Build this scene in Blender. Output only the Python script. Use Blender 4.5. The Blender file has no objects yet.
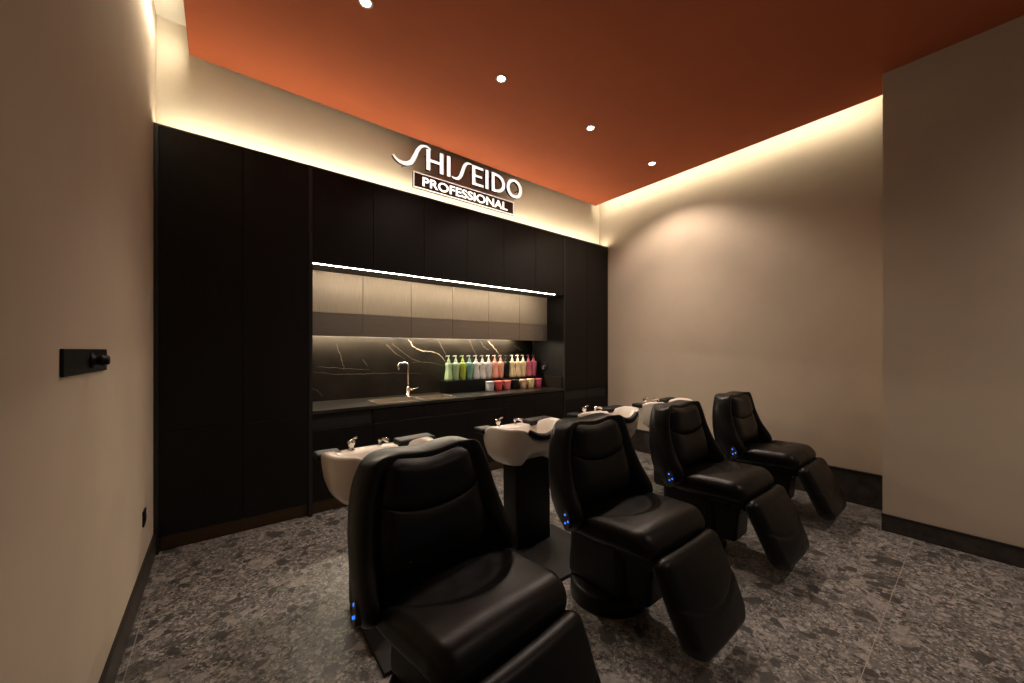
import bpy, bmesh, math, random
from mathutils import Vector, Matrix

# ------------------------------------------------------------------ camera, world, exposure
S = bpy.context.scene
COL = S.collection
cam_d = bpy.data.cameras.new('camera')
cam_d.sensor_width = 36.0
cam_d.lens = 370.6 / 1024 * 36.0
cam_d.shift_y = 9.0 / 1024
cam_d.clip_start = 0.02
cam = bpy.data.objects.new('camera', cam_d)
cam.location = (0, 0, 1.42)
cam.rotation_euler = (math.radians(90), 0, math.radians(-38.14))
COL.objects.link(cam)
S.camera = cam
w = bpy.data.worlds.new('dark_world'); w.use_nodes = True; S.world = w
w.node_tree.nodes['Background'].inputs[0].default_value = (0.72, 0.84, 1.0, 1)
w.node_tree.nodes['Background'].inputs[1].default_value = 0.07      # dim daylight from the open front of the room
S.view_settings.view_transform = 'Standard'
S.view_settings.look = 'None'
S.view_settings.gamma = 1.0
S.view_settings.use_curve_mapping = False
S.view_settings.exposure = 0.0
try:
    S.cycles.use_denoising = True
    S.cycles.max_bounces = 8
    S.cycles.sample_clamp_indirect = 3.0
except Exception:
    pass

WARM = (1.0, 0.86, 0.64)        # lamp colour of the LED strips
WARM_SPOT = (1.0, 0.81, 0.68)
K_TOP = 50.0       # strip on top of the cabinets
K_LEFT = 95.0      # strip in the left ceiling slot
K_RIGHT = 66.0     # strip in the right ceiling slot
K_NICHE = 115.0      # strip under the upper cabinets
K_SPLASH = 190.0     # strip under the steel cabinets
K_SPOT = 102.0      # downlights, main beam, watts
K_WIDE = 42.0      # downlights, wide spill, watts
K_SIGN = 1.2

# ------------------------------------------------------------------ materials
def mat(name, col, rough=0.5, metal=0.0, spec=0.5, emit=None, es=0.0, coat=0.0):
    m = bpy.data.materials.new(name); m.use_nodes = True
    b = m.node_tree.nodes['Principled BSDF']
    b.inputs['Base Color'].default_value = (*col, 1)
    b.inputs['Roughness'].default_value = rough
    b.inputs['Metallic'].default_value = metal
    b.inputs['Specular IOR Level'].default_value = spec
    if coat: b.inputs['Coat Weight'].default_value = coat
    if emit:
        b.inputs['Emission Color'].default_value = (*emit, 1)
        b.inputs['Emission Strength'].default_value = es
    return m

class NT:
    def __init__(s, m):
        s.t = m.node_tree; s.n = s.t.nodes; s.b = s.n['Principled BSDF']
    def node(s, typ, **kw):
        n = s.n.new(typ)
        for k, v in kw.items(): setattr(n, k, v)
        return n
    def link(s, a, b): s.t.links.new(a, b)
    def coord(s, scale=(1, 1, 1)):
        tc = s.node('ShaderNodeTexCoord'); mp = s.node('ShaderNodeMapping')
        mp.inputs['Scale'].default_value = scale
        s.link(tc.outputs['Object'], mp.inputs['Vector'])
        return mp.outputs['Vector']
    def noise(s, vec, scale, detail=3, rough=0.5):
        n = s.node('ShaderNodeTexNoise')
        n.inputs['Scale'].default_value = scale; n.inputs['Detail'].default_value = detail
        n.inputs['Roughness'].default_value = rough
        s.link(vec, n.inputs['Vector']); return n
    def ramp(s, fac, stops):
        r = s.node('ShaderNodeValToRGB')
        while len(r.color_ramp.elements) < len(stops): r.color_ramp.elements.new(0.5)
        for e, (p, c) in zip(r.color_ramp.elements, stops):
            e.position = p; e.color = (*c, 1) if len(c) == 3 else c
        s.link(fac, r.inputs['Fac']); return r.outputs['Color']
    def mix(s, fac, a, b):
        m = s.node('ShaderNodeMix'); m.data_type = 'RGBA'
        if isinstance(fac, float): m.inputs[0].default_value = fac
        else: s.link(fac, m.inputs[0])
        for v, i in ((a, 6), (b, 7)):
            if isinstance(v, tuple): m.inputs[i].default_value = (*v, 1)
            else: s.link(v, m.inputs[i])
        return m.outputs[2]
    def math(s, op, a, b=None):
        m = s.node('ShaderNodeMath'); m.operation = op
        for v, i in ((a, 0), (b, 1)):
            if v is None: continue
            if isinstance(v, (int, float)): m.inputs[i].default_value = v
            else: s.link(v, m.inputs[i])
        return m.outputs[0]
    def bump(s, h, strength=0.2, dist=0.01):
        b = s.node('ShaderNodeBump'); b.inputs['Strength'].default_value = strength
        b.inputs['Distance'].default_value = dist
        s.link(h, b.inputs['Height']); s.link(b.outputs['Normal'], s.b.inputs['Normal'])

def plaster(name, col):
    m = mat(name, col, 0.85, spec=0.2); t = NT(m); v = t.coord()
    n = t.noise(v, 2.5, 6, 0.6)
    t.link(t.ramp(n.outputs['Fac'], [(0.3, tuple(c * 0.95 for c in col)), (0.7, tuple(c * 1.04 for c in col))]), t.b.inputs['Base Color'])
    n2 = t.noise(v, 140, 3); t.bump(n2.outputs['Fac'], 0.06, 0.004); return m

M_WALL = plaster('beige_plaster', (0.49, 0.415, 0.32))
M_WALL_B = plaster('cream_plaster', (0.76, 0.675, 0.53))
M_CEIL = plaster('terracotta_paint', (0.425, 0.112, 0.047))
M_SOFFIT = plaster('white_soffit_paint', (0.7, 0.66, 0.56))

def wood(name, col):
    m = mat(name, col, 0.45, spec=0.22); t = NT(m); v = t.coord((60, 60, 1.2))
    n = t.noise(v, 1.6, 5, 0.6)
    t.link(t.ramp(n.outputs['Fac'], [(0.3, tuple(c * 0.6 for c in col)), (0.7, tuple(c * 1.5 for c in col))]), t.b.inputs['Base Color'])
    t.bump(n.outputs['Fac'], 0.15, 0.003); return m
M_WOOD = wood('black_oak', (0.0048, 0.0037, 0.0032))
M_DARK = mat('black_recess', (0.004, 0.004, 0.004), 0.6)
M_POST = mat('black_metal_edge', (0.008, 0.007, 0.006), 0.4)
M_PLINTH = mat('bronze_plinth', (0.10, 0.065, 0.035), 0.45, 0.6)

def leather(name, col=(0.0032, 0.0027, 0.0025), rough=0.36):
    m = mat(name, col, rough, spec=0.25); t = NT(m); v = t.coord()
    vo = t.node('ShaderNodeTexVoronoi'); vo.inputs['Scale'].default_value = 320
    t.link(v, vo.inputs['Vector'])
    n = t.noise(v, 14, 3)
    h = t.math('ADD', t.math('MULTIPLY', vo.outputs['Distance'], 0.25), n.outputs['Fac'])
    t.bump(h, 0.16, 0.004)
    t.link(t.ramp(n.outputs['Fac'], [(0.3, (rough - 0.05,) * 3), (0.7, (rough + 0.07,) * 3)]), t.b.inputs['Roughness'])
    return m
M_LEATHER = leather('black_leather')
M_PIPING = mat('black_piping', (0.006, 0.005, 0.005), 0.35, spec=.3)
M_PLASTIC = mat('black_plastic', (0.003, 0.003, 0.003), 0.42, spec=0.25)
M_PANEL = mat('dark_panel', (0.03, 0.022, 0.018), 0.4)
M_RUBBER = mat('black_rubber', (0.004, 0.004, 0.004), 0.5, spec=.25)
M_CERAMIC = mat('white_ceramic', (0.70, 0.64, 0.56), 0.16, spec=0.5)
M_CHROME = mat('chrome', (0.8, 0.79, 0.77), 0.12, 1.0)
M_STEELD = mat('dark_bolt_steel', (0.25, 0.24, 0.22), 0.3, 1.0)
M_BLUE = mat('blue_indicator', (0.0, 0.05, 0.3), 0.3, emit=(0.03, 0.18, 1.0), es=1.6)
M_FAUCET = mat('brushed_nickel', (0.47, 0.42, 0.35), 0.26, 1.0)
M_STEEL = mat('brushed_sink_steel', (0.60, 0.53, 0.45), 0.32, 0.9)
M_PLATE = mat('black_floor_plate', (0.011, 0.010, 0.009), 0.55, spec=.3)
M_WHITE_E = mat('sign_face', (0.9, 0.88, 0.85), 0.4, emit=(1.0, 0.93, 0.86), es=K_SIGN)
M_SIGN_SIDE = mat('sign_return', (0.03, 0.022, 0.018), 0.4)
M_SIGN_BACK = mat('sign_panel_brown', (0.028, 0.012, 0.009), 0.45)
M_LAMP = mat('lamp_lens', (1, 1, 1), 0.3, emit=(1.0, 0.9, 0.8), es=30)
M_TRIM = mat('lamp_trim', (0.5, 0.42, 0.34), 0.4)

def led(name, k, col=WARM):
    return mat(name, (0.8, 0.8, 0.8), 0.5, emit=col, es=k)

def brushed(name, col, rough, sc, metal=0.85):
    m = mat(name, col, rough, metal); t = NT(m); v = t.coord(sc)
    n = t.noise(v, 3.0, 4, 0.6)
    t.link(t.ramp(n.outputs['Fac'], [(0.3, tuple(c * 0.85 for c in col)), (0.7, tuple(c * 1.12 for c in col))]), t.b.inputs['Base Color'])
    t.bump(n.outputs['Fac'], 0.10, 0.002); return m
M_BRONZE = brushed('bronze_laminate', (0.48, 0.405, 0.305), 0.5, (90, 90, 2), 0.35)
M_SHEEN = brushed('door_sheen', (0.40, 0.345, 0.285), 0.30, (1.5, 1.5, 160), 0.8)  # reflection on the lower bronze doors, put into a colour and finish
_n = NT(M_SHEEN); _c = _n.node('ShaderNodeCombineXYZ'); _c.inputs[0].default_value = 1.0     # brushed along the cabinets
_n.b.inputs['Anisotropic'].default_value = 0.9; _n.link(_c.outputs[0], _n.b.inputs['Tangent'])
M_LINING = mat('niche_lining', (0.006, 0.0055, 0.005), 0.5, spec=0.2)

def marble(name, rough, sp=0.5):
    m = mat(name, (0.03, 0.025, 0.02), rough, spec=sp); t = NT(m); v = t.coord()
    n = t.noise(v, 3.0, 6, 0.6)
    t.link(t.ramp(n.outputs['Fac'], [(0.3, (0.0075, 0.006, 0.0045)), (0.75, (0.024, 0.019, 0.0145))]), t.b.inputs['Base Color'])
    return m
M_MARBLE = marble('black_marble', 0.30, 0.22)
M_COUNTER = marble('black_stone_worktop', 0.30)
M_VEIN = mat('marble_vein', (0.36, 0.28, 0.20), 0.35)
M_VEIN2 = mat('faint_marble_vein', (0.15, 0.12, 0.09), 0.35)

def stone_floor():
    m = mat('breccia_stone', (0.1, 0.09, 0.075), 0.42, spec=0.45); t = NT(m); v = t.coord()
    nz = t.noise(v, 26.0, 4, 0.65)
    vm = t.node('ShaderNodeVectorMath'); vm.operation = 'MULTIPLY_ADD'
    t.link(nz.outputs['Color'], vm.inputs[0]); vm.inputs[1].default_value = (0.045, 0.030, 0.0); t.link(v, vm.inputs[2])
    dv = vm.outputs[0]
    base = t.noise(v, 1.7, 6, 0.65)
    col = t.ramp(base.outputs['Fac'], [(0.3, (0.108, 0.103, 0.096)), (0.7, (0.185, 0.176, 0.163))])
    fine = t.noise(v, 60, 4, 0.7)
    mid = t.noise(v, 17, 8, 0.72)
    col = t.mix(t.ramp(mid.outputs['Fac'], [(0.40, (0, 0, 0)), (0.66, (.42, .42, .42))]), col, (0.060, 0.056, 0.051))
    col = t.mix(t.ramp(fine.outputs['Fac'], [(0.40, (0, 0, 0)), (0.68, (.42, .42, .42))]), col, (0.048, 0.045, 0.041))
    col = t.mix(t.ramp(fine.outputs['Fac'], [(0.30, (.32, .32, .32)), (0.42, (0, 0, 0))]), col, (0.34, 0.32, 0.295))
    for sc, lo, hi, thr, edge, c_l, c_d in ((120, .76, .86, .12, .42, (0.42, 0.39, 0.35), (0.03, 0.027, 0.025)),
                                            (55, .86, .90, .07, .42, (0.36, 0.335, 0.30), (0.035, 0.032, 0.030)),
                                            (22, .935, .945, .05, .40, (0.30, 0.28, 0.25), (0.032, 0.031, 0.031)),
                                            (12, .965, .97, .03, .38, (0.27, 0.25, 0.225), (0.036, 0.034, 0.033))):
        vo = t.node('ShaderNodeTexVoronoi'); vo.inputs['Scale'].default_value = sc
        vo.inputs['Randomness'].default_value = 1.0
        t.link(dv, vo.inputs['Vector'])
        sp = t.node('ShaderNodeSeparateColor'); t.link(vo.outputs['Color'], sp.inputs[0])
        lt = t.ramp(sp.outputs[0], [(lo, (0, 0, 0)), (hi, (1, 1, 1))])
        col = t.mix(t.math('MULTIPLY', lt, 0.5), col, c_l)
        dk = t.ramp(sp.outputs[1], [(thr, (1, 1, 1)), (thr + 0.03, (0, 0, 0))])
        col = t.mix(t.math('MULTIPLY', dk, 0.88), col, c_d)
    # tile joints, 1.2 m grid
    sx = t.node('ShaderNodeSeparateXYZ'); t.link(v, sx.inputs[0])
    def joint(o, off):
        f = t.math('FRACT', t.math('DIVIDE', t.math('ADD', o, off), 1.2))
        a = t.math('ABSOLUTE', t.math('SUBTRACT', f, 0.5))
        return t.math('GREATER_THAN', a, 0.5 - 0.0017 / 1.2)
    j = t.math('MAXIMUM', joint(sx.outputs[0], -3.27 + 12), joint(sx.outputs[1], -0.33 + 12))
    col = t.mix(t.math('MULTIPLY', j, 0.8), col, (0.30, 0.26, 0.22))
    t.link(col, t.b.inputs['Base Color'])
    t.bump(fine.outputs['Fac'], 0.05, 0.003)
    return m
M_FLOOR = stone_floor()
def stone_base():
    m = mat('dark_stone_skirting', (0.03, 0.025, 0.022), 0.4); t = NT(m); v = t.coord()
    n = t.noise(v, 9, 6, 0.7)
    t.link(t.ramp(n.outputs['Fac'], [(0.35, (0.014, 0.012, 0.010)), (0.7, (0.055, 0.046, 0.039))]), t.b.inputs['Base Color'])
    return m
M_BASE = stone_base()

# ------------------------------------------------------------------ mesh helpers
class MB:
    def __init__(s): s.bm = bmesh.new()
    def _join(s, tmp, smooth=False):
        me = bpy.data.meshes.new('t'); tmp.to_mesh(me); tmp.free()
        if smooth:
            for p in me.polygons: p.use_smooth = True
        s.bm.from_mesh(me); bpy.data.meshes.remove(me); return s
    def box(s, x0, x1, y0, y1, z0, z1, bev=0.0, seg=2):
        t = bmesh.new(); bmesh.ops.create_cube(t, size=1)
        for v in t.verts:
            v.co = Vector(((x0 + x1) / 2 + v.co.x * (x1 - x0), (y0 + y1) / 2 + v.co.y * (y1 - y0), (z0 + z1) / 2 + v.co.z * (z1 - z0)))
        if bev: bmesh.ops.bevel(t, geom=list(t.edges), offset=bev, segments=seg, affect='EDGES', profile=0.5)
        return s._join(t)
    def cyl(s, p0, p1, r0, r1=None, seg=24, bev=0.0):
        r1 = r0 if r1 is None else r1
        p0, p1 = Vector(p0), Vector(p1); d = p1 - p0; L = d.length
        pr = [(0, 0), (r0, 0), (r1, L), (0, L)]
        if bev: pr = [(0, 0), (r0 - bev, 0), (r0, bev), (r1, L - bev), (r1 - bev, L), (0, L)]
        return s.lathe(pr, seg, p0, d.to_track_quat('Z', 'Y').to_matrix())
    def lathe(s, prof, seg=24, at=(0, 0, 0), rot=None, sharp=False):
        t = bmesh.new(); rings = []
        for r, z in prof:
            if r < 1e-6: rings.append([t.verts.new((0, 0, z))])
            else: rings.append([t.verts.new((r * math.cos(2 * math.pi * i / seg), r * math.sin(2 * math.pi * i / seg), z)) for i in range(seg)])
        for a, b in zip(rings, rings[1:]):
            for i in range(seg):
                j = (i + 1) % seg
                if len(a) == 1 and len(b) == 1: continue
                if len(a) == 1: t.faces.new((a[0], b[j], b[i]))
                elif len(b) == 1: t.faces.new((a[i], a[j], b[0]))
                else: t.faces.new((a[i], a[j], b[j], b[i]))
        M = (rot.to_4x4() if rot else Matrix.Identity(4)); M.translation = Vector(at)
        t.transform(M); bmesh.ops.recalc_face_normals(t, faces=t.faces)
        return s._join(t, True)
    def tube(s, pts, r, seg=12):
        pts = [Vector(p) for p in pts]; t = bmesh.new(); rings = []
        up = None
        for i, p in enumerate(pts):
            d = (pts[min(i + 1, len(pts) - 1)] - pts[max(i - 1, 0)]).normalized()
            if up is None:
                up = Vector((0, 0, 1)) if abs(d.z) < 0.9 else Vector((1, 0, 0))
            a = d.cross(up).normalized(); up = a.cross(d).normalized()
            rr = r[i] if isinstance(r, (list, tuple)) else r
            rings.append([t.verts.new(p + (a * math.cos(2 * math.pi * k / seg) + up * math.sin(2 * math.pi * k / seg)) * rr) for k in range(seg)])
        for a, b in zip(rings, rings[1:]):
            for i in range(seg): t.faces.new((a[i], a[(i + 1) % seg], b[(i + 1) % seg], b[i]))
        t.faces.new(rings[0][::-1]); t.faces.new(rings[-1])
        bmesh.ops.recalc_face_normals(t, faces=t.faces)
        return s._join(t, True)
    def prism(s, poly, y0, y1):
        """poly in (x, z), extruded along y"""
        t = bmesh.new()
        a = [t.verts.new((x, y0, z)) for x, z in poly]; b = [t.verts.new((x, y1, z)) for x, z in poly]
        n = len(poly); t.faces.new(a); t.faces.new(b[::-1])
        for i in range(n): t.faces.new((a[i], b[i], b[(i + 1) % n], a[(i + 1) % n]))
        bmesh.ops.recalc_face_normals(t, faces=t.faces)
        return s._join(t)
    def prism_x(s, poly, x0, x1):
        """poly in (y, z), extruded along x"""
        t = bmesh.new()
        a = [t.verts.new((x0, y, z)) for y, z in poly]; b = [t.verts.new((x1, y, z)) for y, z in poly]
        n = len(poly); t.faces.new(a); t.faces.new(b[::-1])
        for i in range(n): t.faces.new((a[i], b[i], b[(i + 1) % n], a[(i + 1) % n]))
        bmesh.ops.recalc_face_normals(t, faces=t.faces)
        return s._join(t)
    def ribbon(s, path, widths, y0, y1, closed=False):
        """stroke of varying width in the x-z plane, extruded along y"""
        n = len(path); L = []; R = []
        for i in range(n):
            if closed: p, q = path[(i - 1) % n], path[(i + 1) % n]
            else: p, q = path[max(i - 1, 0)], path[min(i + 1, n - 1)]
            dx, dz = q[0] - p[0], q[1] - p[1]; l = math.hypot(dx, dz) or 1
            wd = widths[i] / 2
            L.append((path[i][0] - dz / l * wd, path[i][1] + dx / l * wd)); R.append((path[i][0] + dz / l * wd, path[i][1] - dx / l * wd))
        t = bmesh.new()
        v = [[t.verts.new((x, y, z)) for x, z in P] for P in (L, R) for y in (y0, y1)]   # L0 L1 R0 R1
        m = n if closed else n - 1
        for i in range(m):
            j = (i + 1) % n
            t.faces.new((v[0][i], v[0][j], v[2][j], v[2][i])); t.faces.new((v[1][i], v[1][j], v[3][j], v[3][i]))
            t.faces.new((v[0][i], v[0][j], v[1][j], v[1][i])); t.faces.new((v[2][i], v[2][j], v[3][j], v[3][i]))
        if not closed:
            for i in (0, n - 1): t.faces.new((v[0][i], v[1][i], v[3][i], v[2][i]))
        bmesh.ops.recalc_face_normals(t, faces=t.faces)
        return s._join(t)
    def rbox(s, h, r, n, fn=None, arc=3):
        """finely gridded rounded box of half sizes h, mapped by fn"""
        r = min(r, min(h) * 0.999)
        ax = []
        for k in range(3):
            e = [h[k] - r + r * math.tan(math.radians(45 * i / arc)) for i in range(arc + 1)]
            inner = [-(h[k] - r) + 2 * (h[k] - r) * i / n[k] for i in range(1, n[k])]
            ax.append([-x for x in e[::-1]] + inner + e)
        t = bmesh.new(); vs = {}
        def V(i, j, k):
            if (i, j, k) not in vs:
                p = [ax[0][i], ax[1][j], ax[2][k]]
                c = [max(-(h[q] - r), min(h[q] - r, p[q])) for q in range(3)]
                d = Vector([p[q] - c[q] for q in range(3)])
                if d.length > 1e-9: d = d.normalized() * r
                co = Vector(c) + d
                if fn: co = Vector(fn(co.x, co.y, co.z))
                vs[(i, j, k)] = t.verts.new(co)
            return vs[(i, j, k)]
        N = [len(a) for a in ax]
        for i in range(N[0] - 1):
            for j in range(N[1] - 1):
                for k in (0, N[2] - 1): t.faces.new((V(i, j, k), V(i + 1, j, k), V(i + 1, j + 1, k), V(i, j + 1, k)))
        for i in range(N[0] - 1):
            for k in range(N[2] - 1):
                for j in (0, N[1] - 1): t.faces.new((V(i, j, k), V(i + 1, j, k), V(i + 1, j, k + 1), V(i, j, k + 1)))
        for j in range(N[1] - 1):
            for k in range(N[2] - 1):
                for i in (0, N[0] - 1): t.faces.new((V(i, j, k), V(i, j + 1, k), V(i, j + 1, k + 1), V(i, j, k + 1)))
        bmesh.ops.recalc_face_normals(t, faces=t.faces)
        return s._join(t, True)
    def loft(s, rings, close=True, caps=True):
        t = bmesh.new(); R = [[t.verts.new(p) for p in ring] for ring in rings]; n = len(R[0])
        for a, b in zip(R, R[1:]):
            for i in range(n if close else n - 1): t.faces.new((a[i], a[(i + 1) % n], b[(i + 1) % n], b[i]))
        if caps:
            t.faces.new(R[0][::-1]); t.faces.new(R[-1])
        bmesh.ops.recalc_face_normals(t, faces=t.faces)
        return s._join(t, True)
    def build(s, name, m, parent=None, origin=(0, 0, 0), mods=None):
        me = bpy.data.meshes.new(name)
        if any(origin): s.bm.transform(Matrix.Translation(-Vector(origin)))
        s.bm.to_mesh(me); s.bm.free()
        for x in (m if isinstance(m, (list, tuple)) else [m]): me.materials.append(x)
        o = bpy.data.objects.new(name, me); COL.objects.link(o)
        if parent: o.parent = parent
        else: o.location = origin
        if mods: md = o.modifiers.new('subsurf', 'SUBSURF'); md.levels = mods; md.render_levels = mods
        return o

def tag(o, label=None, cat=None, group=None, kind=None):
    if label: o['label'] = label
    if cat: o['category'] = cat
    if group: o['group'] = group
    if kind: o['kind'] = kind
    return o
def empty(name, loc, label, cat, group=None):
    o = bpy.data.objects.new(name, None); o.empty_display_size = 0.1; o.location = loc
    COL.objects.link(o); return tag(o, label, cat, group)
def struct(o, label=None): 
    o['kind'] = 'structure'
    if label: o['label'] = label
    return o
def copy_tree(o, parent=None):
    c = o.copy(); COL.objects.link(c)
    if parent: c.parent = parent
    for ch in list(o.children): copy_tree(ch, c)
    return c
def sst(a, b, x):
    t = max(0.0, min(1.0, (x - a) / (b - a))); return t * t * (3 - 2 * t)
def interp(tab, x):
    if x <= tab[0][0]: return tab[0][1]
    for (a, u), (b, v) in zip(tab, tab[1:]):
        if x <= b: return u + (v - u) * (x - a) / (b - a)
    return tab[-1][1]
def crom(pts, n=6):
    out = []
    for i in range(len(pts) - 1):
        p0, p1, p2, p3 = pts[max(i - 1, 0)], pts[i], pts[i + 1], pts[min(i + 2, len(pts) - 1)]
        for k in range(n):
            t = k / n
            out.append(tuple(0.5 * (2 * b + (c - a) * t + (2 * a - 5 * b + 4 * c - d) * t * t + (3 * b - a - 3 * c + d) * t ** 3) for a, b, c, d in zip(p0, p1, p2, p3)))
    out.append(tuple(pts[-1])); return out

# ------------------------------------------------------------------ room shell
XL, XR, XP, YP = -0.369, 4.652, 4.121, 0.496   # left wall, right wall, partition face and its end
YF, YW, YN = 3.551, 3.715, 4.20                # cabinet fronts, wall above, niche back
ZC, ZT = 3.608, 3.86                           # orange ceiling, upper soffit
YB = -2.4                                      # wall behind the camera
struct(MB().box(XL - .1, XR + .1, YB - .1, YN + .3, -.1, 0).build('floor', M_FLOOR), 'grey brown breccia stone tile floor with pale joints')
struct(MB().box(-.185, 4.454, YB, 3.63, ZC, ZC + .06).build('ceiling', M_CEIL), 'dropped terracotta orange ceiling panel')
struct(MB().box(XL - .1, XR + .1, YB - .1, YN + .3, ZT, ZT + .1).build('trim_1', M_SOFFIT), 'pale upper soffit seen in the slots beside the orange ceiling')
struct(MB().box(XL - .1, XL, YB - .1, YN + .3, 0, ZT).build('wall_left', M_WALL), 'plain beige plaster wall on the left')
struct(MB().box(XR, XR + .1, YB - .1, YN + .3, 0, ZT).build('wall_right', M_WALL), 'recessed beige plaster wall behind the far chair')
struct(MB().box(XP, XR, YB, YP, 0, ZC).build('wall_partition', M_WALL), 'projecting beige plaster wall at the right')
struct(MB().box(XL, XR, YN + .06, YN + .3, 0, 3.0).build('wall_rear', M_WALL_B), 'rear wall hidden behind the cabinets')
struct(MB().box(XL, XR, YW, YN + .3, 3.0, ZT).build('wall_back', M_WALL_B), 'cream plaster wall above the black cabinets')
wf = MB(); wf.box(XL, .9, YB - .1, YB, 0, ZT); wf.box(.9, XP, YB - .1, YB, 2.6, ZT)
struct(wf.build('wall_front', M_WALL), 'plaster wall behind the viewer with a wide opening')
def skirting(name, b, trim, label):
    o = struct(MB().box(*b).build(name, M_BASE), label)
    struct(MB().box(*trim).build(name.replace('baseboard', 'trim'), M_POST), 'thin black metal trim along the top of the stone skirting')
skirting('baseboard_left', (XL, XL + .012, YB, YF, 0, .135), (XL, XL + .014, YB, YF, .135, .15), 'low dark stone skirting along the left wall')
skirting('baseboard_right', (XR - .03, XR, YP, YF, 0, .285), (XR - .034, XR, YP, YF, .285, .305), 'tall dark stone skirting below the recessed right wall')
skirting('baseboard_partition', (XP - .012, XP, YB, YP + .004, 0, .115), (XP - .014, XP, YB, YP + .006, .115, .133), 'low dark stone skirting below the projecting right wall')

# ------------------------------------------------------------------ LED strips (real lamps)
def strip(name, house, lens, m, label, cat='light strip'):
    e = empty(name, ((house[0] + house[1]) / 2, (house[2] + house[3]) / 2, house[4]), label, cat)
    MB().box(*house).build('housing', M_POST, e, e.location)
    MB().box(*lens).build('diffuser', m, e, e.location)
    return e
strip('cove_light_strip', (XL + .03, XR - .03, 3.585, 3.615, 3.0, 3.008), (XL + .03, XR - .03, 3.588, 3.612, 3.008, 3.014), led('led_top', K_TOP),
      'long warm cove light strip lying along the top of the black cabinets')
strip('cove_light_strip', (-.1856, -.1850, 1.3, 3.6, ZC + .018, ZC + .052), (-.1862, -.1856, 1.3, 3.6, ZC + .024, ZC + .046), led('led_left', K_LEFT),
      'hidden warm light strip on the left edge of the orange ceiling')
strip('cove_light_strip', (4.4540, 4.4546, .52, 3.62, ZC + .018, ZC + .052), (4.4546, 4.4552, .52, 3.62, ZC + .024, ZC + .046), led('led_right', K_RIGHT),
      'hidden warm light strip on the right edge of the orange ceiling')

# ------------------------------------------------------------------ downlights
DL = [(0.715, 2.40), (1.775, 2.40), (2.86, 2.39), (3.97, 2.40)]
def downlight(x, y, label, power, spill, beam=76):
    e = empty('ceiling_downlight', (x, y, ZC), label, 'ceiling light', 'round recessed downlights in a row')
    MB().lathe([(.030, -.001), (.043, -.004), (.046, 0), (.046, .001), (.030, .001)], 32).build('trim_ring', M_TRIM, e)
    MB().lathe([(0, -.0015), (.030, -.0015), (.030, .001), (0, .001)], 24).build('lens', M_LAMP, e)
    l = bpy.data.lights.new('downlight_beam', 'SPOT'); l.energy = power; l.color = WARM_SPOT
    l.spot_size = math.radians(beam); l.spot_blend = 1.0; l.shadow_soft_size = 0.03
    o = bpy.data.objects.new('downlight_beam', l); COL.objects.link(o); o.parent = e; o.location = (0, 0, -.02)
    l = bpy.data.lights.new('downlight_spill', 'SPOT'); l.energy = K_WIDE * spill; l.color = WARM_SPOT
    l.spot_size = math.radians(132); l.spot_blend = 0.5; l.shadow_soft_size = 0.03
    o = bpy.data.objects.new('downlight_spill', l); COL.objects.link(o); o.parent = e; o.location = (0, 0, -.02)
    return e
for (x, y), sp_, s_ in zip(DL, (.06, .7, 1.35, 2.5), ('above the nearest chair, highest in the photo', 'in front of the lit sign', 'right of the lit sign', 'closest to the recessed right wall, farthest of four')):
    downlight(x, y, 'small round ceiling downlight ' + s_, K_SPOT, sp_)

for x, s_, sp_, pw_ in ((.715, 'nearest the left wall', .02, .2), (1.80, 'second from the left wall', .25, .8), (2.86, 'third from the left wall', .4, 1.35), (3.70, 'nearest the projecting right wall', .1, 1.15)):
    downlight(x, -1.0, 'small round ceiling downlight behind the viewer, ' + s_, K_SPOT * .72 * pw_, sp_, 84)

# ------------------------------------------------------------------ cabinets
G = 0.0018
PX = [XL + .002, -.341, .134, .586, .6165]           # left post, two tall units, second post
def tall_unit(x0, x1, label, posts=(), split=.857, recess=False):
    e = empty('tall_cabinet', ((x0 + x1) / 2, YF, 0), label, 'cabinet', 'full height black oak cabinets'); L = e.location
    MB().box(x0, x1, YF + .022, 4.18, .115, 2.985).build('body', M_DARK, e, L)
    MB().box(x0, x1, YF + .048, YF + .06, 0, .115).build('plinth', M_PLINTH, e, L)
    MB().box(x0, x1, YF - .002, 3.70, 2.985, 3.0).build('cornice', M_POST, e, L)
    MB().box(x0 + G, x1 - G, YF, YF + .02, .875 if recess else split + G, 2.983, .001, 1).build('door', M_WOOD, e, L)
    MB().box(x0 + G, x1 - G, YF, YF + .02, .116, .73 if recess else split - G, .001, 1).build('door', M_WOOD, e, L)
    for a, b in posts: MB().box(a, b, YF - .004, 4.18, 0, 3.0).build('end_panel', M_POST, e, L)
    if recess: MB().box(x0 + .004, x1 - .004, YF + .012, YF + .03, .735, .87).build('pull_recess', M_DARK, e, L)
    return e
tall_unit(PX[1], PX[2], 'black oak tall cabinet against the left wall', [(PX[0], PX[1])])
tall_unit(PX[2], PX[3], 'black oak tall cabinet just left of the lit niche', [(PX[3], PX[4])])
RX = [3.694, 3.712, 4.17, 4.632]
ru = tall_unit(RX[1], RX[2], 'black oak tall cabinet just right of the lit niche', [(RX[0], RX[1])], recess=True)
MB().box(RX[0] - .004, RX[0], YF + .012, 4.18, .90, 2.16).build('side_lining', M_LINING, ru, ru.location)
tall_unit(RX[2], RX[3], 'black oak tall cabinet in the corner by the right wall', [(RX[3], XR - .002)], recess=True)
NX0, NX1 = PX[4], RX[0] - .004
NW = (NX1 - NX0) / 6
ordn = ['at the left end of the niche, above the worktop', 'second from the left over the niche', 'third from the left over the niche, left below the sign', 'fourth from the left over the niche, right below the sign', 'fifth from the left over the niche', 'at the right end of the niche']
Z_LED, Z_MET, Z_SHEEN, Z_CT = 2.165, 1.558, 1.785, 0.90
YM = 3.88
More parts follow.
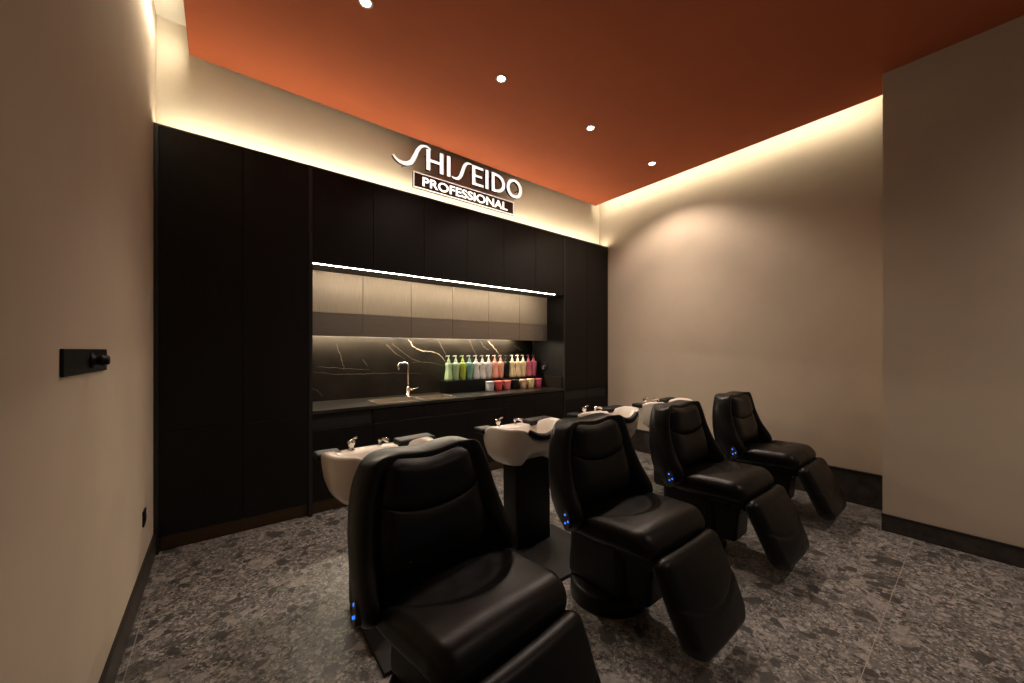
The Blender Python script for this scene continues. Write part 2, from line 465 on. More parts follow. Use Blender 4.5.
for i in range(6):
    x0, x1 = NX0 + i * NW, NX0 + (i + 1) * NW
    e = empty('upper_cabinet', ((x0 + x1) / 2, YF, Z_LED), 'black oak upper cabinet ' + ordn[i], 'cabinet', 'black oak upper cabinets over the niche'); L = e.location
    MB().box(x0, x1, YF + .022, YM + .3, Z_LED + .012, 2.985).build('body', M_DARK, e, L)
    MB().box(x0, x1, YF - .002, 3.70, 2.985, 3.0).build('cornice', M_POST, e, L)
    MB().box(x0 + G, x1 - G, YF, YF + .02, Z_LED + .012, 2.983, .001, 1).build('door', M_WOOD, e, L)
    e = empty('steel_cabinet', ((x0 + x1) / 2, YM, Z_MET), 'shallow bronze steel cabinet at the ' + ('left' if i == 0 else 'right') + ' end of the lit niche, above the splashback' if i in (0, 5) else 'shallow bronze steel cabinet ' + ordn[i].replace('over the niche', 'in the lit niche').split(',')[0], 'cabinet', 'bronze steel cabinets in the lit niche'); L = e.location
    m = MB(); m.box(x0, x1, YM + .02, YN, Z_MET + .034, Z_LED + .01); m.box(x0, x1, YM + .02, YM + .03, Z_MET + .001, Z_MET + .035); m.build('body', M_DARK, e, L)
    MB().box(x0 + G, x1 - G, YM, YM + .018, Z_SHEEN, Z_LED + .01, .001, 1).build('door', M_BRONZE, e, L)
    MB().box(x0 + G, x1 - G, YM - .001, YM + .018, Z_MET, Z_SHEEN - .0008, .001, 1).build('sheen_panel', M_SHEEN, e, L)  # reflection band of the bronze door, built as a separate panel
    e = empty('base_cabinet', ((x0 + x1) / 2, YF, 0), 'black oak base cabinet under the worktop, ' + ['at its left end', 'second from its left end', 'below the faucet and sink', 'below the left half of the bottle row', 'below the right half of the bottle row', 'at its right end'][i], 'cabinet', 'black oak base cabinets under the worktop'); L = e.location
    MB().box(x0, x1, YF + .022, 4.18, .115, .86 if i not in (1, 2, 3) else .66).build('body', M_DARK, e, L)
    MB().box(x0, x1, YF + .048, YF + .06, 0, .115).build('plinth', M_PLINTH, e, L)
    MB().box(x0 + G, x1 - G, YF, YF + .02, .116, .73, .001, 1).build('door', M_WOOD, e, L)
    MB().box(x0 + G, x1 - G, YF + (.019 if i == 0 else .003), YF + .022, .735, .862, .001, 1).build('drawer', M_DARK if i == 0 else M_WOOD, e, L)
strip('light_strip', (NX0 + .002, NX1 - .15, YF + .006, YF + .022, Z_LED + .006, Z_LED + .012), (NX0 + .002, NX1 - .17, YF + .002, YF + .008, Z_LED + .002, Z_LED + .006), led('led_niche', K_NICHE, (1.0, .84, .66)),
      'bright slim light strip along the front edge under the upper cabinets')
strip('light_strip', (NX0 + .002, NX1 - .42, 4.12, 4.155, Z_MET + .027, Z_MET + .033), (NX0 + .002, NX1 - .42, 4.125, 4.15, Z_MET + .022, Z_MET + .027), led('led_splash', K_SPLASH),
      'light strip under the steel cabinets washing the marble splashback')
# worktop with a double sink cut in
sx0, sxm, sx1, sy0, sy1 = 1.22, 1.70, 2.06, 3.66, 3.97
ct = MB()
for b in ((NX0, sx0, YF, YN), (sx1, NX1, YF, YN), (sx0, sx1, YF, sy0), (sx0, sx1, sy1, YN)):
    ct.box(b[0], b[1], b[2] - (.004 if b[2] == YF else 0), b[3], .872, Z_CT)
o = ct.build('worktop', M_COUNTER); tag(o, 'long black stone worktop in the lit niche', 'worktop')
e = empty('sink', ((sx0 + sx1) / 2, sy0, .70), 'brushed steel double sink let into the black worktop', 'sink'); L = e.location
for a, b in ((sx0, sxm - .012), (sxm + .012, sx1)):
    m = MB(); m.box(a + .001, b, sy0, sy1, .70, .705)
    for q in ((a + .001, a + .006, sy0, sy1), (b - .005, b, sy0, sy1), (a + .001, b, sy0, sy0 + .005), (a + .001, b, sy1 - .005, sy1)): m.box(*q, .70, Z_CT - .002)
    m.cyl(((a + b) / 2, (sy0 + sy1) / 2, .705), ((a + b) / 2, (sy0 + sy1) / 2, .708), .04)
    m.build('basin', M_STEEL, e, L)
MB().box(sxm - .012, sxm + .012, sy0, sy1, .86, Z_CT + .001, .002).build('divider', M_STEEL, e, L)
m = MB()
for q in ((sx0 - .018, sx1 + .018, sy0 - .018, sy0), (sx0 - .018, sx1 + .018, sy1, sy1 + .018), (sx0 - .018, sx0, sy0, sy1), (sx1, sx1 + .018, sy0, sy1)): m.box(*q, Z_CT + .0003, Z_CT + .003)
m.build('rim', M_STEEL, e, L)
# marble splashback with veins in its surface, returned as an upstand on the right
sp = MB(); sp.box(NX0, NX1, YN, YN + .02, Z_CT, Z_MET + .033)
sp_n = len(sp.bm.faces)
V1 = [[(1.742, 1.556), (1.811, 1.461), (1.917, 1.418), (2.064, 1.401), (2.159, 1.359), (2.25, 1.25)], [(2.874, 1.556), (2.991, 1.449), (3.062, 1.379)]]
V2 = [[(1.478, 1.491), (1.575, 1.396), (1.708, 1.314)], [(1.542, 1.501), (1.776, 1.329), (1.9, 1.29)], [(1.776, 1.28), (1.99, 1.275), (2.217, 1.229)], [(2.121, 1.555), (2.198, 1.429), (2.26, 1.33)],
      [(.64, 1.225), (.818, 1.19), (1.005, 1.168), (1.233, 1.162), (1.51, 1.164), (1.9, 1.14)], [(1.218, 1.321), (1.278, 1.243)], [(.66, 1.09), (.78, 1.001), (.818, .956)], [(2.585, 1.555), (2.65, 1.429), (2.70, 1.34)],
      [(3.336, 1.49), (3.493, 1.418)], [(.767, 1.257), (1.005, 1.23), (1.3, 1.211)], [(.951, 1.486), (1.005, 1.324), (1.033, 1.206)], [(2.75, 1.55), (2.82, 1.47), (2.90, 1.42)], [(2.95, 1.2), (3.2, 1.12), (3.6, 1.05)]]
rv = random.Random(4)
for vs, wd in ((V1, .011), (V2, .0055)):
    for v in vs:
        p = [(a + rv.uniform(-.006, .006), b + rv.uniform(-.005, .005)) for a, b in crom(v, 7)]
        sp.ribbon(p, [wd * (rv.uniform(.5, 1.2)) * (.35 + .65 * math.sin(math.pi * (i + .8) / (len(p) + .6))) for i in range(len(p))], YN - .0006, YN + .001)
    if vs is V1: sp_m = len(sp.bm.faces)
sp.bm.faces.ensure_lookup_table()
for i, f in enumerate(sp.bm.faces):
    f.material_index = 0 if i < sp_n else (1 if i < sp_m else 2)
o = sp.build('marble_splashback', [M_MARBLE, M_VEIN, M_VEIN2]); tag(o, 'black marble splashback with pale gold veins behind the worktop', 'splashback')
o = MB().box(NX1 - .015, NX1 - .0005, YF + .03, YN - .002, Z_CT, 1.055, .002).build('marble_upstand', M_MARBLE); tag(o, 'low marble upstand on the right side panel of the niche', 'upstand')
# round black socket on the niche side panel
e = empty('round_socket', (NX1 - .001, 3.93, 1.19), 'round black wall socket on the right side of the lit niche', 'socket')
ry = Matrix.Rotation(math.radians(-90), 3, 'Y')
MB().lathe([(0, 0), (.062, 0), (.062, .008), (.056, .014), (.045, .014), (.04, .006), (0, .006)], 36, rot=ry).build('rim', M_PLASTIC, e)
MB().lathe([(0, .005), (.018, .006), (.017, .022), (.010, .032), (0, .035)], 20, (0, -.004, .004), rot=ry).build('knob', M_CHROME, e)

# faucet
e = empty('faucet', (1.675, 4.05, Z_CT), 'tall brushed nickel swan neck faucet behind the sink', 'faucet')
MB().lathe([(0, 0), (.028, 0), (.028, .006), (.021, .01), (.021, .10), (.017, .105), (0, .105)], 24).build('base', M_FAUCET, e)
neck = [(0, 0, .10), (0, 0, .345), (-.004, -.001, .362), (-.018, -.004, .374), (-.034, -.008, .378), (-.085, -.022, .378), (-.104, -.027, .374), (-.118, -.031, .362), (-.122, -.032, .345), (-.122, -.032, .305)]
MB().tube(neck, .0135, 14).build('spout', M_FAUCET, e)
h = MB(); h.cyl((.015, -.01, .075), (.05, -.02, .075), .016, bev=.003); h.cyl((.045, -.02, .075), (.10, -.055, .10), .006, .005, bev=.002); h.build('lever', M_FAUCET, e)

# ------------------------------------------------------------------ bottles, jars
RZ = 1.048
o = MB().box(2.125, 3.655, 3.985, 4.16, Z_CT + .0005, RZ, .003).build('display_riser', M_PLASTIC); tag(o, 'long black riser carrying the row of pump bottles', 'riser')
def glossy(n, c): return mat(n, c, 0.28, spec=0.5)
BC = dict(green=(.36, .50, .27), lime=(.36, .43, .05), teal=(.15, .35, .26), white=(.62, .62, .58), salmon=(.80, .40, .29), black=(.006, .006, .006), cream=(.80, .66, .36), beige=(.74, .60, .40), pink=(.60, .15, .22))
BM = {k: glossy('bottle_' + k, v) for k, v in BC.items()}
PM = {k: glossy('pump_' + k, tuple(min(.85, c * .6 + .32) for c in v)) for k, v in BC.items()}
PM['black'] = mat('pump_black', (.02, .02, .02), .3); PM['pink'] = glossy('pump_pink', (.75, .25, .32)); PM['salmon'] = glossy('pump_salmon', (.88, .52, .42)); PM['lime'] = glossy('pump_lime', (.48, .6, .16))
KR = 1.17
profA = [(0, 0), (.036, 0), (.042, .006), (.043, .03), (.040, .07), (.034, .115), (.031, .145), (.033, .175), (.035, .20), (.032, .215), (.018, .224), (.015, .23), (0, .23)]
profB = [(0, 0), (.026, 0), (.030, .006), (.032, .04), (.035, .09), (.039, .14), (.040, .175), (.039, .20), (.035, .215), (.018, .224), (.015, .23), (0, .23)]
profA, profB = [(a * KR, b) for a, b in profA], [(a * KR, b) for a, b in profB]
BSEQ = [('A', 'green', 'pale green pump bottle with flared base, first in the row on the riser'), ('B', 'green', 'pale green pump bottle with broad shoulders, second in the row'), ('B', 'lime', 'lime green pump bottle on the riser'), ('B', 'teal', 'teal pump bottle on the riser'),
        ('A', 'white', 'white pump bottle beside the teal bottle'), ('A', 'white', 'white pump bottle, middle of the three white ones'), ('B', 'white', 'white pump bottle beside the salmon bottles'),
        ('A', 'salmon', 'salmon pump bottle beside the white bottles'), ('B', 'salmon', 'salmon pump bottle beside the black bottle'), ('B', 'black', 'black pump bottle on the riser'),
        ('A', 'cream', 'cream pump bottle beside the black bottle'), ('A', 'beige', 'cream beige pump bottle, middle of the three cream ones'), ('B', 'cream', 'cream pump bottle beside the pink bottles'),
        ('A', 'pink', 'deep pink pump bottle beside the cream bottles'), ('B', 'pink', 'deep pink pump bottle at the right end of the row')]
for i, (k, c, lab) in enumerate(BSEQ):
    x = 2.198 + i * .0992
    e = empty('pump_bottle', (x, 4.06, RZ), lab, 'bottle', 'pump bottles in a row on the black riser')
    MB().lathe(profA if k == 'A' else profB, 24).build('bottle_body', BM[c], e)
    p = MB(); p.lathe([(0, .229), (.020, .229), (.019, .245), (.012, .262), (.007, .275), (.006, .296), (.010, .299), (.010, .309), (0, .311)], 16)
    p.tube([(.012, 0, .304), (-.012, 0, .305), (-.036, -.004, .303), (-.042, -.004, .297)], [.006, .006, .0045, .004], 8)
    p.build('pump', PM[c], e)
JC = [('grey', (.42, .41, .42), 'grey cosmetic jar at the left end of the jar row'), ('red', (.62, .08, .08), 'red cosmetic jar on the worktop'), ('rose', (.66, .20, .20), 'rose pink cosmetic jar beside the red jar'), ('black', (.006, .006, .006), 'black cosmetic jar on the worktop'),
      ('peach', (.68, .46, .30), 'peach beige cosmetic jar beside the black jar'), ('cream', (.78, .62, .33), 'cream yellow cosmetic jar on the worktop'), ('pink', (.55, .10, .18), 'deep pink cosmetic jar at the right end of the jar row')]
for i, (c, col, lab) in enumerate(JC):
    e = empty('cosmetic_jar', (2.72 + i * .139, 3.93, Z_CT), lab, 'jar', 'lidded jars in front of the riser')
    k = 0.0 if c == 'grey' else 1.0
    jm = glossy('jar_' + c, col)
    MB().lathe([(0, 0), (.050 - .007 * k, 0), (.053 - .007 * k, .005), (.055 - .001 * k, .088), (.053, .093), (0, .093)], 28).build('jar_body', jm, e)
    MB().lathe([(0, .093), (.056, .093), (.058, .097), (.058, .121), (.056, .125), (0, .125)], 28).build('lid', jm, e)

# ------------------------------------------------------------------ sign on the wall
YS, YS1 = 3.622, 3.655
e = empty('brand_sign', (2.18, YS1, 3.107), 'white lit SHISEIDO PROFESSIONAL sign mounted above the cabinets', 'sign'); L = e.location
def letter(parts):
    m = MB()
    for kind, *a in parts:
        if kind == 'bar': m.box(a[0], a[1], YS, YS1, a[2], a[3])
        elif kind == 'rib': m.ribbon(a[0], a[1], YS, YS1)
        elif kind == 'ring': m.ribbon(a[0], a[1], YS, YS1, True)
    for f in m.bm.faces:
        f.material_index = 0 if f.calc_center_median().y < YS + .001 else 1
    xs = [v.co.x for v in m.bm.verts]; zs = [v.co.z for v in m.bm.verts]
    ob = m.build('letter', [M_WHITE_E, M_SIGN_SIDE], e, L)
    return ob
def sw(pts, w0, w1, w2):
    p = crom(pts, 7); n = len(p); ws = []
    for i in range(n):
        t = i / (n - 1); ws.append(w0 + (w1 - w0) * sst(0, .5, t) if t < .5 else w1 + (w2 - w1) * sst(.5, 1, t))
    return ('rib', p, ws)
T, B, st, ar = 3.548, 3.326, .043, .028
letter([sw([(1.343, 3.368), (1.375, 3.337), (1.42, 3.318), (1.475, 3.318), (1.53, 3.35), (1.57, 3.42), (1.60, 3.49), (1.645, 3.548), (1.70, 3.565), (1.75, 3.548)], .018, .043, .014)])
letter([('bar', 1.700, 1.743, B, T - .006), ('bar', 1.855, 1.898, B, T), ('bar', 1.74, 1.86, 3.418, 3.447)])
letter([('bar', 1.941, 1.984, B, T)])
letter([sw([(2.000, 3.340), (2.03, 3.331), (2.07, 3.335), (2.108, 3.37), (2.135, 3.43), (2.16, 3.50), (2.195, 3.54), (2.225, 3.55), (2.258, 3.548)], .016, .040, .013)])
letter([('bar', 2.264, 2.306, B, T), ('bar', 2.30, 2.415, T - ar, T), ('bar', 2.30, 2.40, 3.425, 3.425 + ar - .003), ('bar', 2.30, 2.418, B, B + ar)])
letter([('bar', 2.447, 2.490, B, T)])
dc = [(2.60 + .115 * math.cos(a), (T + B) / 2 + ((T - B) / 2 - .015) * math.sin(a)) for a in [math.radians(x) for x in range(-90, 91, 9)]]
letter([('bar', 2.537, 2.580, B, T), ('bar', 2.575, 2.60, T - ar, T), ('bar', 2.575, 2.60, B, B + ar), ('rib', dc, [ar + (st - ar) * math.cos(math.radians(x)) for x in range(-90, 91, 9)])])
oc = [(2.882 + .099 * math.cos(a), 3.440 + .1 * math.sin(a)) for a in [2 * math.pi * k / 48 for k in range(48)]]
letter([('ring', oc, [ar + (st - ar) * abs(math.cos(2 * math.pi * k / 48)) for k in range(48)])])
bx0, bx1, bz0, bz1 = 1.557, 2.873, 3.108, 3.270
MB().box(bx0, bx1, YS + .004, YS1, bz0, bz1).build('name_panel', M_SIGN_BACK, e, L)
f = MB()
for q in ((bx0, bx1, bz0, bz0 + .009), (bx0, bx1, bz1 - .009, bz1), (bx0, bx0 + .009, bz0, bz1), (bx1 - .009, bx1, bz0, bz1)): f.box(q[0], q[1], YS - .001, YS + .005, q[2], q[3])
f.build('panel_border', mat('sign_border', (.8, .75, .7), .4, emit=(1, .85, .75), es=K_SIGN * .42), e, L)
cu = bpy.data.curves.new('lettering', 'FONT'); cu.body = 'PROFESSIONAL'; cu.size = .128; cu.extrude = .003; cu.offset = .0020
cu.align_x = 'CENTER'; cu.align_y = 'CENTER'
tmp = bpy.data.objects.new('tmp', cu); COL.objects.link(tmp)
bpy.context.view_layer.update()
me = bpy.data.meshes.new_from_object(tmp.evaluated_get(bpy.context.evaluated_depsgraph_get()))
bpy.data.objects.remove(tmp)
xs = [v.co.x for v in me.vertices]; ys = [v.co.y for v in me.vertices]
sx_, sy_ = 1.115 / (max(xs) - min(xs)), .096 / (max(ys) - min(ys)); mx, my = (max(xs) + min(xs)) / 2, (max(ys) + min(ys)) / 2
for v in me.vertices: v.co = Vector(((v.co.x - mx) * sx_, v.co.z * -1, (v.co.y - my) * sy_))
me.flip_normals() if hasattr(me, 'flip_normals') else None
me.name = 'lettering'; me.materials.clear(); me.materials.append(M_WHITE_E)
o = bpy.data.objects.new('lettering', me); COL.objects.link(o); o.parent = e
o.location = Vector(((bx0 + bx1) / 2, YS + .0025, (bz0 + bz1) / 2)) - L
studs = MB()
for x in (1.72, 1.876, 1.963, 2.285, 2.469, 2.558, 2.80, 2.96):
    studs.cyl((x, YS1 - .002, 3.50 if x < 2.78 else 3.44), (x, YW + .002, 3.50 if x < 2.78 else 3.44), .006, seg=8); studs.cyl((min(x, 2.83), YS1 - .002, 3.19), (min(x, 2.83), YW + .002, 3.19), .006, seg=8)
studs.cyl((1.47, YS1 - .002, 3.318), (1.47, YW + .002, 3.318), .006, seg=8); studs.cyl((2.07, YS1 - .002, 3.335), (2.07, YW + .002, 3.335), .006, seg=8)
studs.build('spacer_stud', M_SIGN_SIDE, e, L)

# ------------------------------------------------------------------ left wall fittings
e = empty('wall_control_plate', (XL, 1.92, 1.34), 'long black rectangular control plate with a round knob on the left wall', 'wall control'); L = e.location
MB().box(XL, XL + .009, 1.657, 2.177, 1.342, 1.425, .002).build('plate', M_PLASTIC, e, L)
MB().lathe([(0, 0), (.028, 0), (.028, .006), (.018, .008), (.018, .020), (.021, .022), (.021, .031), (.016, .033), (.016, .041), (.013, .044), (0, .044)], 28, (XL + .009, 1.95, 1.385), Matrix.Rotation(math.radians(90), 3, 'Y')).build('knob', M_PLASTIC, e, L)
e = empty('wall_socket', (XL, 3.14, .36), 'small square black power socket low on the left wall', 'socket'); L = e.location
MB().box(XL, XL + .008, 3.095, 3.185, .365, .455, .002).build('plate', M_PLASTIC, e, L)
MB().lathe([(0, .002), (.017, .002), (.018, .004), (.020, .004), (.020, 0), (0, 0)], 24, (XL + .0075, 3.14, .41), Matrix.Rotation(math.radians(90), 3, 'Y')).build('socket_insert', M_DARK, e, L)

# ------------------------------------------------------------------ shampoo chair
YC = 1.36
WF = [(0.44, 0.323), (0.5, 0.358), (0.58, 0.364), (0.72, 0.344), (0.85, 0.32), (0.97, 0.294), (1.03, 0.268)]    # half width at the wing fronts
WB = [(0.44, 0.286), (0.5, 0.309), (0.6, 0.314), (0.8, 0.314), (0.9, 0.304), (0.97, 0.291), (1.03, 0.264)]     # half width at the back
YBK = [(.44, 1.45), (.50, 1.53), (.58, 1.565), (.70, 1.585), (.85, 1.59), (.97, 1.585), (1.03, 1.575)]
YFR = [(.44, 1.37), (.50, 1.275), (.56, 1.255), (.72, 1.36), (.85, 1.40), (.97, 1.415), (1.03, 1.428)]
YPD = [(.55, 1.375), (.60, 1.37), (.68, 1.375), (.79, 1.40), (.90, 1.415), (1.03, 1.448)]
def top_dz(x): return -.022 * math.exp(-(x / .085) ** 2) - .035 * sst(.205, .285, abs(x))
def make_chair():
    e = empty('shampoo_chair', (0, YC, 0), 'x', 'chair', 'black leather shampoo chairs in a row'); L = (0, YC, 0)
    rows = []
    zs = [.445, .455, .49, .53, .58, .64, .70, .77, .84, .91, .97, 1.005, 1.018]
    for z in zs:
        W, V, b, fr, p = interp(WF, z), interp(WB, z), interp(YBK, z), interp(YFR, z), interp(YPD, z) + .045 - .035 * sst(.88, .99, z)
        p = max(p, fr + .022); p = min(p, b - .045)
        O = [(W - .022, fr), (W - .002, fr + .03), ((W + V) / 2 + .008, (fr + b) / 2), (V, b - .05), (V - .05, b - .004), (V * .45, b + .008), (0, b + .01)]
        I = [(W - .055, fr + .004), (W - .074, fr + .035), (W - .085, fr + (p - fr) * .6), (W - .105, p - .012), (W - .135, p), (V * .45, p), (0, p)]
        if p < fr + .07: I[1] = (W - .074, fr + (p - fr) * .4)
        def fix(x, y):
            zz = z + top_dz(x) * sst(.85, 1.015, z) + .125 * (1 - sst(.10, .19, abs(x))) * (1 - sst(.45, .66, z))
            return (x, y, zz)
        O2 = [fix(*q) for q in O] + [fix(-q[0], q[1]) for q in O[-2::-1]]
        I2 = [fix(*q) for q in I] + [fix(-q[0], q[1]) for q in I[-2::-1]]
        rows.append((O2, I2))
    m = MB(); t = bmesh.new(); R = []
    for O2, I2 in rows: R.append([t.verts.new(q) for q in O2 + I2[::-1]])
    n = len(R[0]); h = n // 2
    for a, b in zip(R, R[1:]):
        for i in range(n): t.faces.new((a[i], a[(i + 1) % n], b[(i + 1) % n], b[i]))
    for r_ in (R[0], R[-1]):
        for i in range(h - 1): t.faces.new((r_[i], r_[i + 1], r_[n - 2 - i], r_[n - 1 - i]))
    bmesh.ops.recalc_face_normals(t, faces=t.faces)
    m._join(t, True); shell = m.build('back_shell', M_LEATHER, e, L, mods=2)
    def seam(x): return .785 + .055 * (x / .17) ** 2
    def pad(lo, hi, th):
        def fn(x, y, z):
            u, v = x, z
            zz0, zz1 = lo(u * .17), hi(u * .17)
            zz = zz0 + (zz1 - zz0) * (v + 1) / 2
            wi = interp(WF, zz) - .078
            X = u * wi
            yb = interp(YPD, zz) - .016 * abs(u) ** 2.5 + .06 * abs(u) ** 7 + (.016 * sst(.7, 1, v) if hi(0) > .9 else 0)
            bulge = .014 * (1 - v ** 4) * (1 - u ** 6)
            return (X, yb + .02 + y * .030 - (bulge if y < 0 else 0), zz)
        return MB().rbox((1, 1, 1), .09, (20, 2, 14), lambda x, y, z: fn(x, y, z))
    pad(lambda x: .565, lambda x: seam(x) - .003, .03).build('lumbar_cushion', M_LEATHER, e, L)
    pad(lambda x: seam(x) + .003, lambda x: .992 + top_dz(x) * .9, .03).build('head_cushion', M_LEATHER, e, L)
    # seat
    def seat(x, y, z):
        Y = 1.17 + y; top = sst(-.02, .055, z)
        front = sst(1.02, .91, Y)
        X = x * (1.0 + .04 * sst(1.0, 1.3, Y) - .05 * front)
        yc = 1.075 + .17 * (abs(x) / .25) ** 2.2
        d = Y - yc
        scoop = -.032 * sst(-.012, .05, d) - .008 * math.exp(-(d / .010) ** 2)
        crown = .018 * (1 - (x / .28) ** 2)
        Z = .505 + z + top * (scoop + crown - .03 * front * front) + .012 * sst(1.35, 1.0, Y) * top
        if z < 0: Z -= .012 * sst(1.0, 1.3, Y)
        return (X, Y - .01 * (1 - (x / .28) ** 2) * front, Z)
    MB().rbox((.283, .255, .058), .045, (40, 44, 4), seat, arc=4).build('seat_cushion', M_LEATHER, e, L)
    # leg rest, hinged under the seat front
    A, Bv = Vector((0, .905, .482)), Vector((0, .735, .100))
    ax = (Bv - A).normalized(); nrm = Vector((0, -ax.z * -1, 0)); nrm = Vector((0, ax.z, -ax.y)).normalized()
    half = (Bv - A).length / 2
    def leg(x, y, z):      # z: +half at the top
        t = (z + half) / (2 * half)          # 0 bottom, 1 top
        cr = .015 * 0
        xx = x * (1 + .105 * t + .02 * math.sin(math.pi * t) - .20 * sst(.22, 0, t) ** 1.5 - .03 * sst(.85, 1, t))
        yc = .56 - .20 * (1 - (x / .24) ** 2)
        d = t - yc
        off = .026 * (1 - (x / .25) ** 2) * math.sin(math.pi * min(1, max(0, t))) ** .7
        off += (-.005 * math.exp(-(d / .016) ** 2) + .004 * sst(0, -.05, d))
        p = (A + Bv) / 2 + Vector((xx, 0, 0)) - ax * z
        return p + nrm * ((y if y < 0 else y + off))
    MB().rbox((.244, .044, half), .038, (36, 3, 44), leg, arc=4).build('leg_rest', M_LEATHER, e, L)
    # flap between seat and leg rest, under frame, pedestal, base
    MB().tube([(x, .925 - .006 * (1 - (x / .24) ** 2), .468) for x in [-.235 + .47 * i / 20 for i in range(21)]], .013, 10).build('front_flap', M_PIPING, e, L)
    MB().rbox((.215, .20, .022), .015, (3, 3, 2), lambda x, y, z: (x, 1.19 + y, .432 + z)).build('seat_frame', M_PLASTIC, e, L)
    def ped(x, y, z):
        k = 1 + .05 * sst(.1, -.16, z)
        return (x * k, 1.355 + y * k, .255 + z)
    MB().rbox((.142, .19, .172), .05, (4, 4, 6), ped, arc=5).build('pedestal', M_PLASTIC, e, L)
    MB().lathe([(0, 0), (.210, 0), (.216, .008), (.216, .075), (.206, .092), (.19, .10), (0, .10)], 56, (0, 1.36, 0)).build('base_disc', M_PLASTIC, e, L)
    for sx in (-1, 1):
        a = MB(); a.prism_x([(1.20, .42), (1.20, .34), (1.06, .30), (.93, .395), (.925, .43), (.96, .445), (1.06, .36)], sx * .115 - .008, sx * .115 + .008)
        arm = a.build('link_arm', M_PLASTIC, e, L)
        for y, z in ((.985, .365), (.945, .42)):
            MB().cyl((sx * .123, y, z), (sx * .131, y, z), .009, seg=14, bev=.002).build('bolt', M_STEELD, arm, L)
    MB().rbox((.108, .115, .155), .03, (3, 3, 3), lambda x, y, z: (x, 1.145 + y - .02 * sst(-.15, .15, z), .275 + z), arc=4).build('front_bracket', M_PLASTIC, e, L)
    # control panel with blue lights on the outer side of one wing
    # (built flat around its own origin, facing -x, then turned with the flare of the wing)
    cp = MB(); ca = math.radians(-15)
    oval = [(.028 * math.cos(a), .046 * math.sin(a)) for a in [2 * math.pi * k / 28 for k in range(28)]]
    cp.prism_x([(u * math.cos(ca) - v * math.sin(ca), u * math.sin(ca) + v * math.cos(ca)) for u, v in oval], -.005, .016)
    c = cp.build('control_panel', M_PANEL, e)
    c.location = (-.353, 1.352 - YC, .533); c.rotation_euler = (0, math.radians(5), math.radians(-11))
    for y, z in ((.012, .020), (.005, -.020), (-.017, -.005)):
        MB().lathe([(0, 0), (.0062, 0), (.005, .002), (0, .003)], 12, (-.005, y, z), Matrix.Rotation(math.radians(-90), 3, 'Y')).build('indicator_light', M_BLUE, c)
    return e
XC = [.708, 1.78, 2.825, 3.885]
proto = make_chair()
CL = ['black leather shampoo chair nearest the camera, largest of the row', 'black leather shampoo chair second from the camera, right behind the nearest one',
      'black leather shampoo chair third from the camera, before the last one', 'black leather shampoo chair at the far end beside the recessed right wall']
for i, x in enumerate(XC):
    o = proto if i == 0 else copy_tree(proto)
    o.location = (x, YC, 0); o['label'] = CL[i]
proto.rotation_euler.z = math.radians(6)      # the nearest chair is swivelled a little

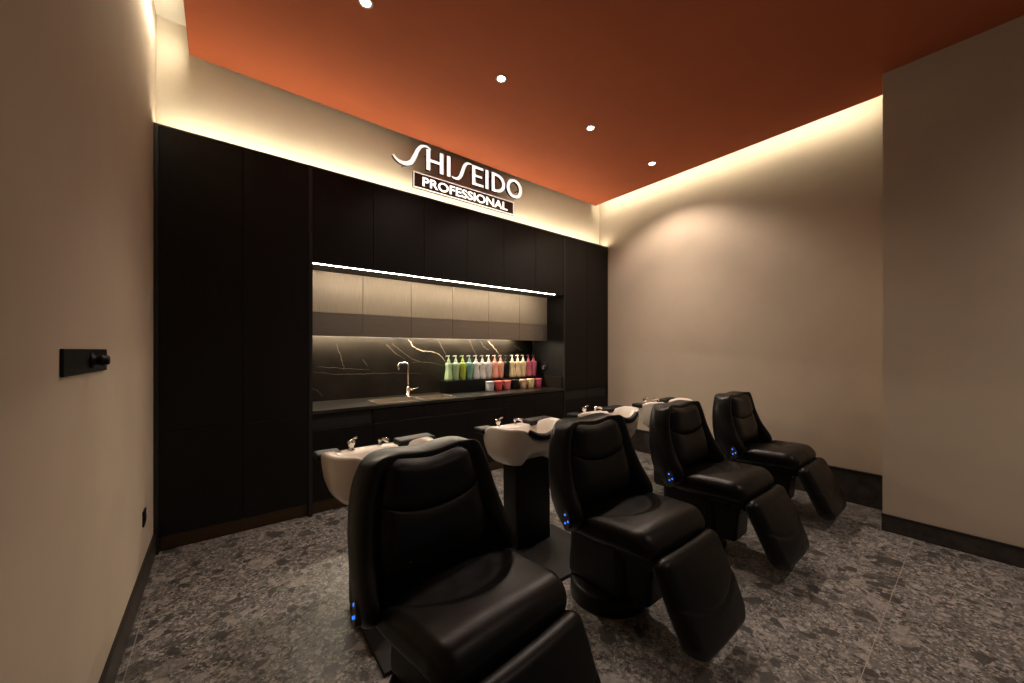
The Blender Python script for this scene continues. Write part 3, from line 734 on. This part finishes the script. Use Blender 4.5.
# ------------------------------------------------------------------ ceramic wash basin units behind the chairs
def make_basin():
    YO = 2.17
    e = empty('shampoo_basin', (0, YO, 0), 'x', 'wash basin', 'white shampoo basins behind the chairs'); L = (0, YO, 0)
    N = 72
    def ring(a, b, cy, z, n=3.1):
        out = []
        for k in range(N):
            t = 2 * math.pi * k / N; c, s = math.cos(t), math.sin(t)
            x = a * math.copysign(abs(c) ** (2 / n), c); y = cy + b * math.copysign(abs(s) ** (2 / n), s)
            zz = z
            frontal = sst(2.10, 1.96, y) * (1 - sst(.085, .15, abs(x)))
            if z > .76: zz += (-.05 * frontal + .028 * sst(2.32, 2.12, y) * sst(.11, .2, abs(x))) * sst(.74, .84, z) - (.008 + .030 * sst(2.12, 2.3, y)) * sst(.74, .84, z)
            else:
                zz += .07 * frontal * sst(.74, .60, z)
            out.append((x, y, zz))
        return out
    R = [ring(.10, .10, 2.16, .602), ring(.175, .145, 2.155, .600), ring(.225, .175, 2.15, .618), ring(.262, .200, 2.147, .66), ring(.284, .214, 2.145, .72), ring(.295, .222, 2.143, .79), ring(.299, .226, 2.142, .845),
         ring(.299, .226, 2.142, .858), ring(.293, .220, 2.142, .866), ring(.272, .205, 2.137, .867), ring(.250, .160, 2.098, .864), ring(.242, .150, 2.095, .855), ring(.226, .138, 2.097, .79), ring(.19, .12, 2.105, .71), ring(.12, .085, 2.11, .672), ring(.03, .025, 2.11, .664)]
    MB().loft(R).build('ceramic_bowl', M_CERAMIC, e, L)
    MB().lathe([(0, .665), (.028, .665), (.030, .669), (.016, .671), (0, .670)], 24, (0, 2.11, 0)).build('drain', M_CHROME, e, L)
    # neck rest, a black crescent in the front notch
    p = [(.135 * math.sin(a), 1.918 + .02 * (1 - math.cos(a)) - .010, .812 + .052 * (abs(math.sin(a)) ** 2.2)) for a in [math.radians(-88 + 176 * i / 24) for i in range(25)]]
    MB().tube(p, [.010 + .016 * math.sin(math.pi * (i + .6) / 25.2) ** .6 for i in range(25)], 12).build('neck_rest', M_RUBBER, e, L)
    # black side rests at the rear corners
    def side(x0, x1, zc=.876, k=.85, dy=0):
        cx, hx = (x0 + x1) / 2, (x1 - x0) / 2
        return MB().rbox((hx, .06, .030 * k), .022 * k, (4, 3, 2), lambda x, y, z: (cx + x, 2.245 + dy + y - .02 * (abs(cx + x) / .36) ** 2, zc + z + .012 * (abs(cx + x) / .36)), arc=4)
    side(.14, .375, .836, .75, .03).build('side_rest', M_RUBBER, e, L); side(-.315, -.18, .822, .65, .06).build('side_rest', M_RUBBER, e, L)
    # mixer tap and hand shower on the rear deck
    t = MB(); t.lathe([(0, 0), (.022, 0), (.022, .004), (.016, .008), (.015, .03), (.021, .036), (.023, .05), (.018, .062), (0, .066)], 24, (-.115, 2.315, .828)); tap = t.build('mixer_tap', M_CHROME, e, L)
    MB().tube([(-.115, 2.315, .884), (-.105, 2.295, .902), (-.095, 2.28, .908)], [.006, .006, .007], 10).build('tap_lever', M_CHROME, tap, L)
    h = MB(); h.lathe([(0, 0), (.016, 0), (.015, .012), (.011, .015), (.010, .03), (.013, .035), (.013, .043), (0, .046)], 20, (.055, 2.32, .828))
    h.tube([(.055, 2.32, .868), (.068, 2.29, .874), (.08, 2.255, .868)], [.010, .010, .014], 12)
    h.build('hand_shower', M_CHROME, e, L)
    # pedestal frame and floor plate
    MB().rbox((.165, .085, .315), .02, (2, 2, 4), lambda x, y, z: (x, 2.105 + y + .012 * z, .325 + z), arc=3).build('pedestal', M_PLASTIC, e, L)
    MB().box(-.15, .15, 2.06, 2.26, .585, .66).build('bowl_bracket', M_PLASTIC, e, L)
    MB().box(-.165, .31, 1.605, 2.16, .0005, .02, .003).build('floor_plate', M_PLATE, e, L)
    dp = MB(); dp.tube([(.04, 2.13, .60), (.04, 2.20, .52), (.04, 2.235, .40), (.04, 2.24, .02)], .022, 12); dp.build('drain_pipe', M_PLASTIC, e, L)
    return e
pb = make_basin()
BL = ['white shampoo basin behind the nearest black chair', 'white shampoo basin between the nearest and second black chairs', 'white shampoo basin behind the second black chair from the camera', 'white shampoo basin behind the third black chair, close to the right wall']
BL = ['white ceramic shampoo basin at the head of the nearest black chair', 'white ceramic shampoo basin at the head of the second chair, fully in view beside it', 'white ceramic shampoo basin at the head of the third chair, partly hidden by the second', 'white ceramic shampoo basin at the head of the farthest chair, near the right wall']
for i, x in enumerate([.722, 1.795, 2.79, 3.80]):
    o = pb if i == 0 else copy_tree(pb)
    o.location = (x, 2.17, 0); o['label'] = BL[i]
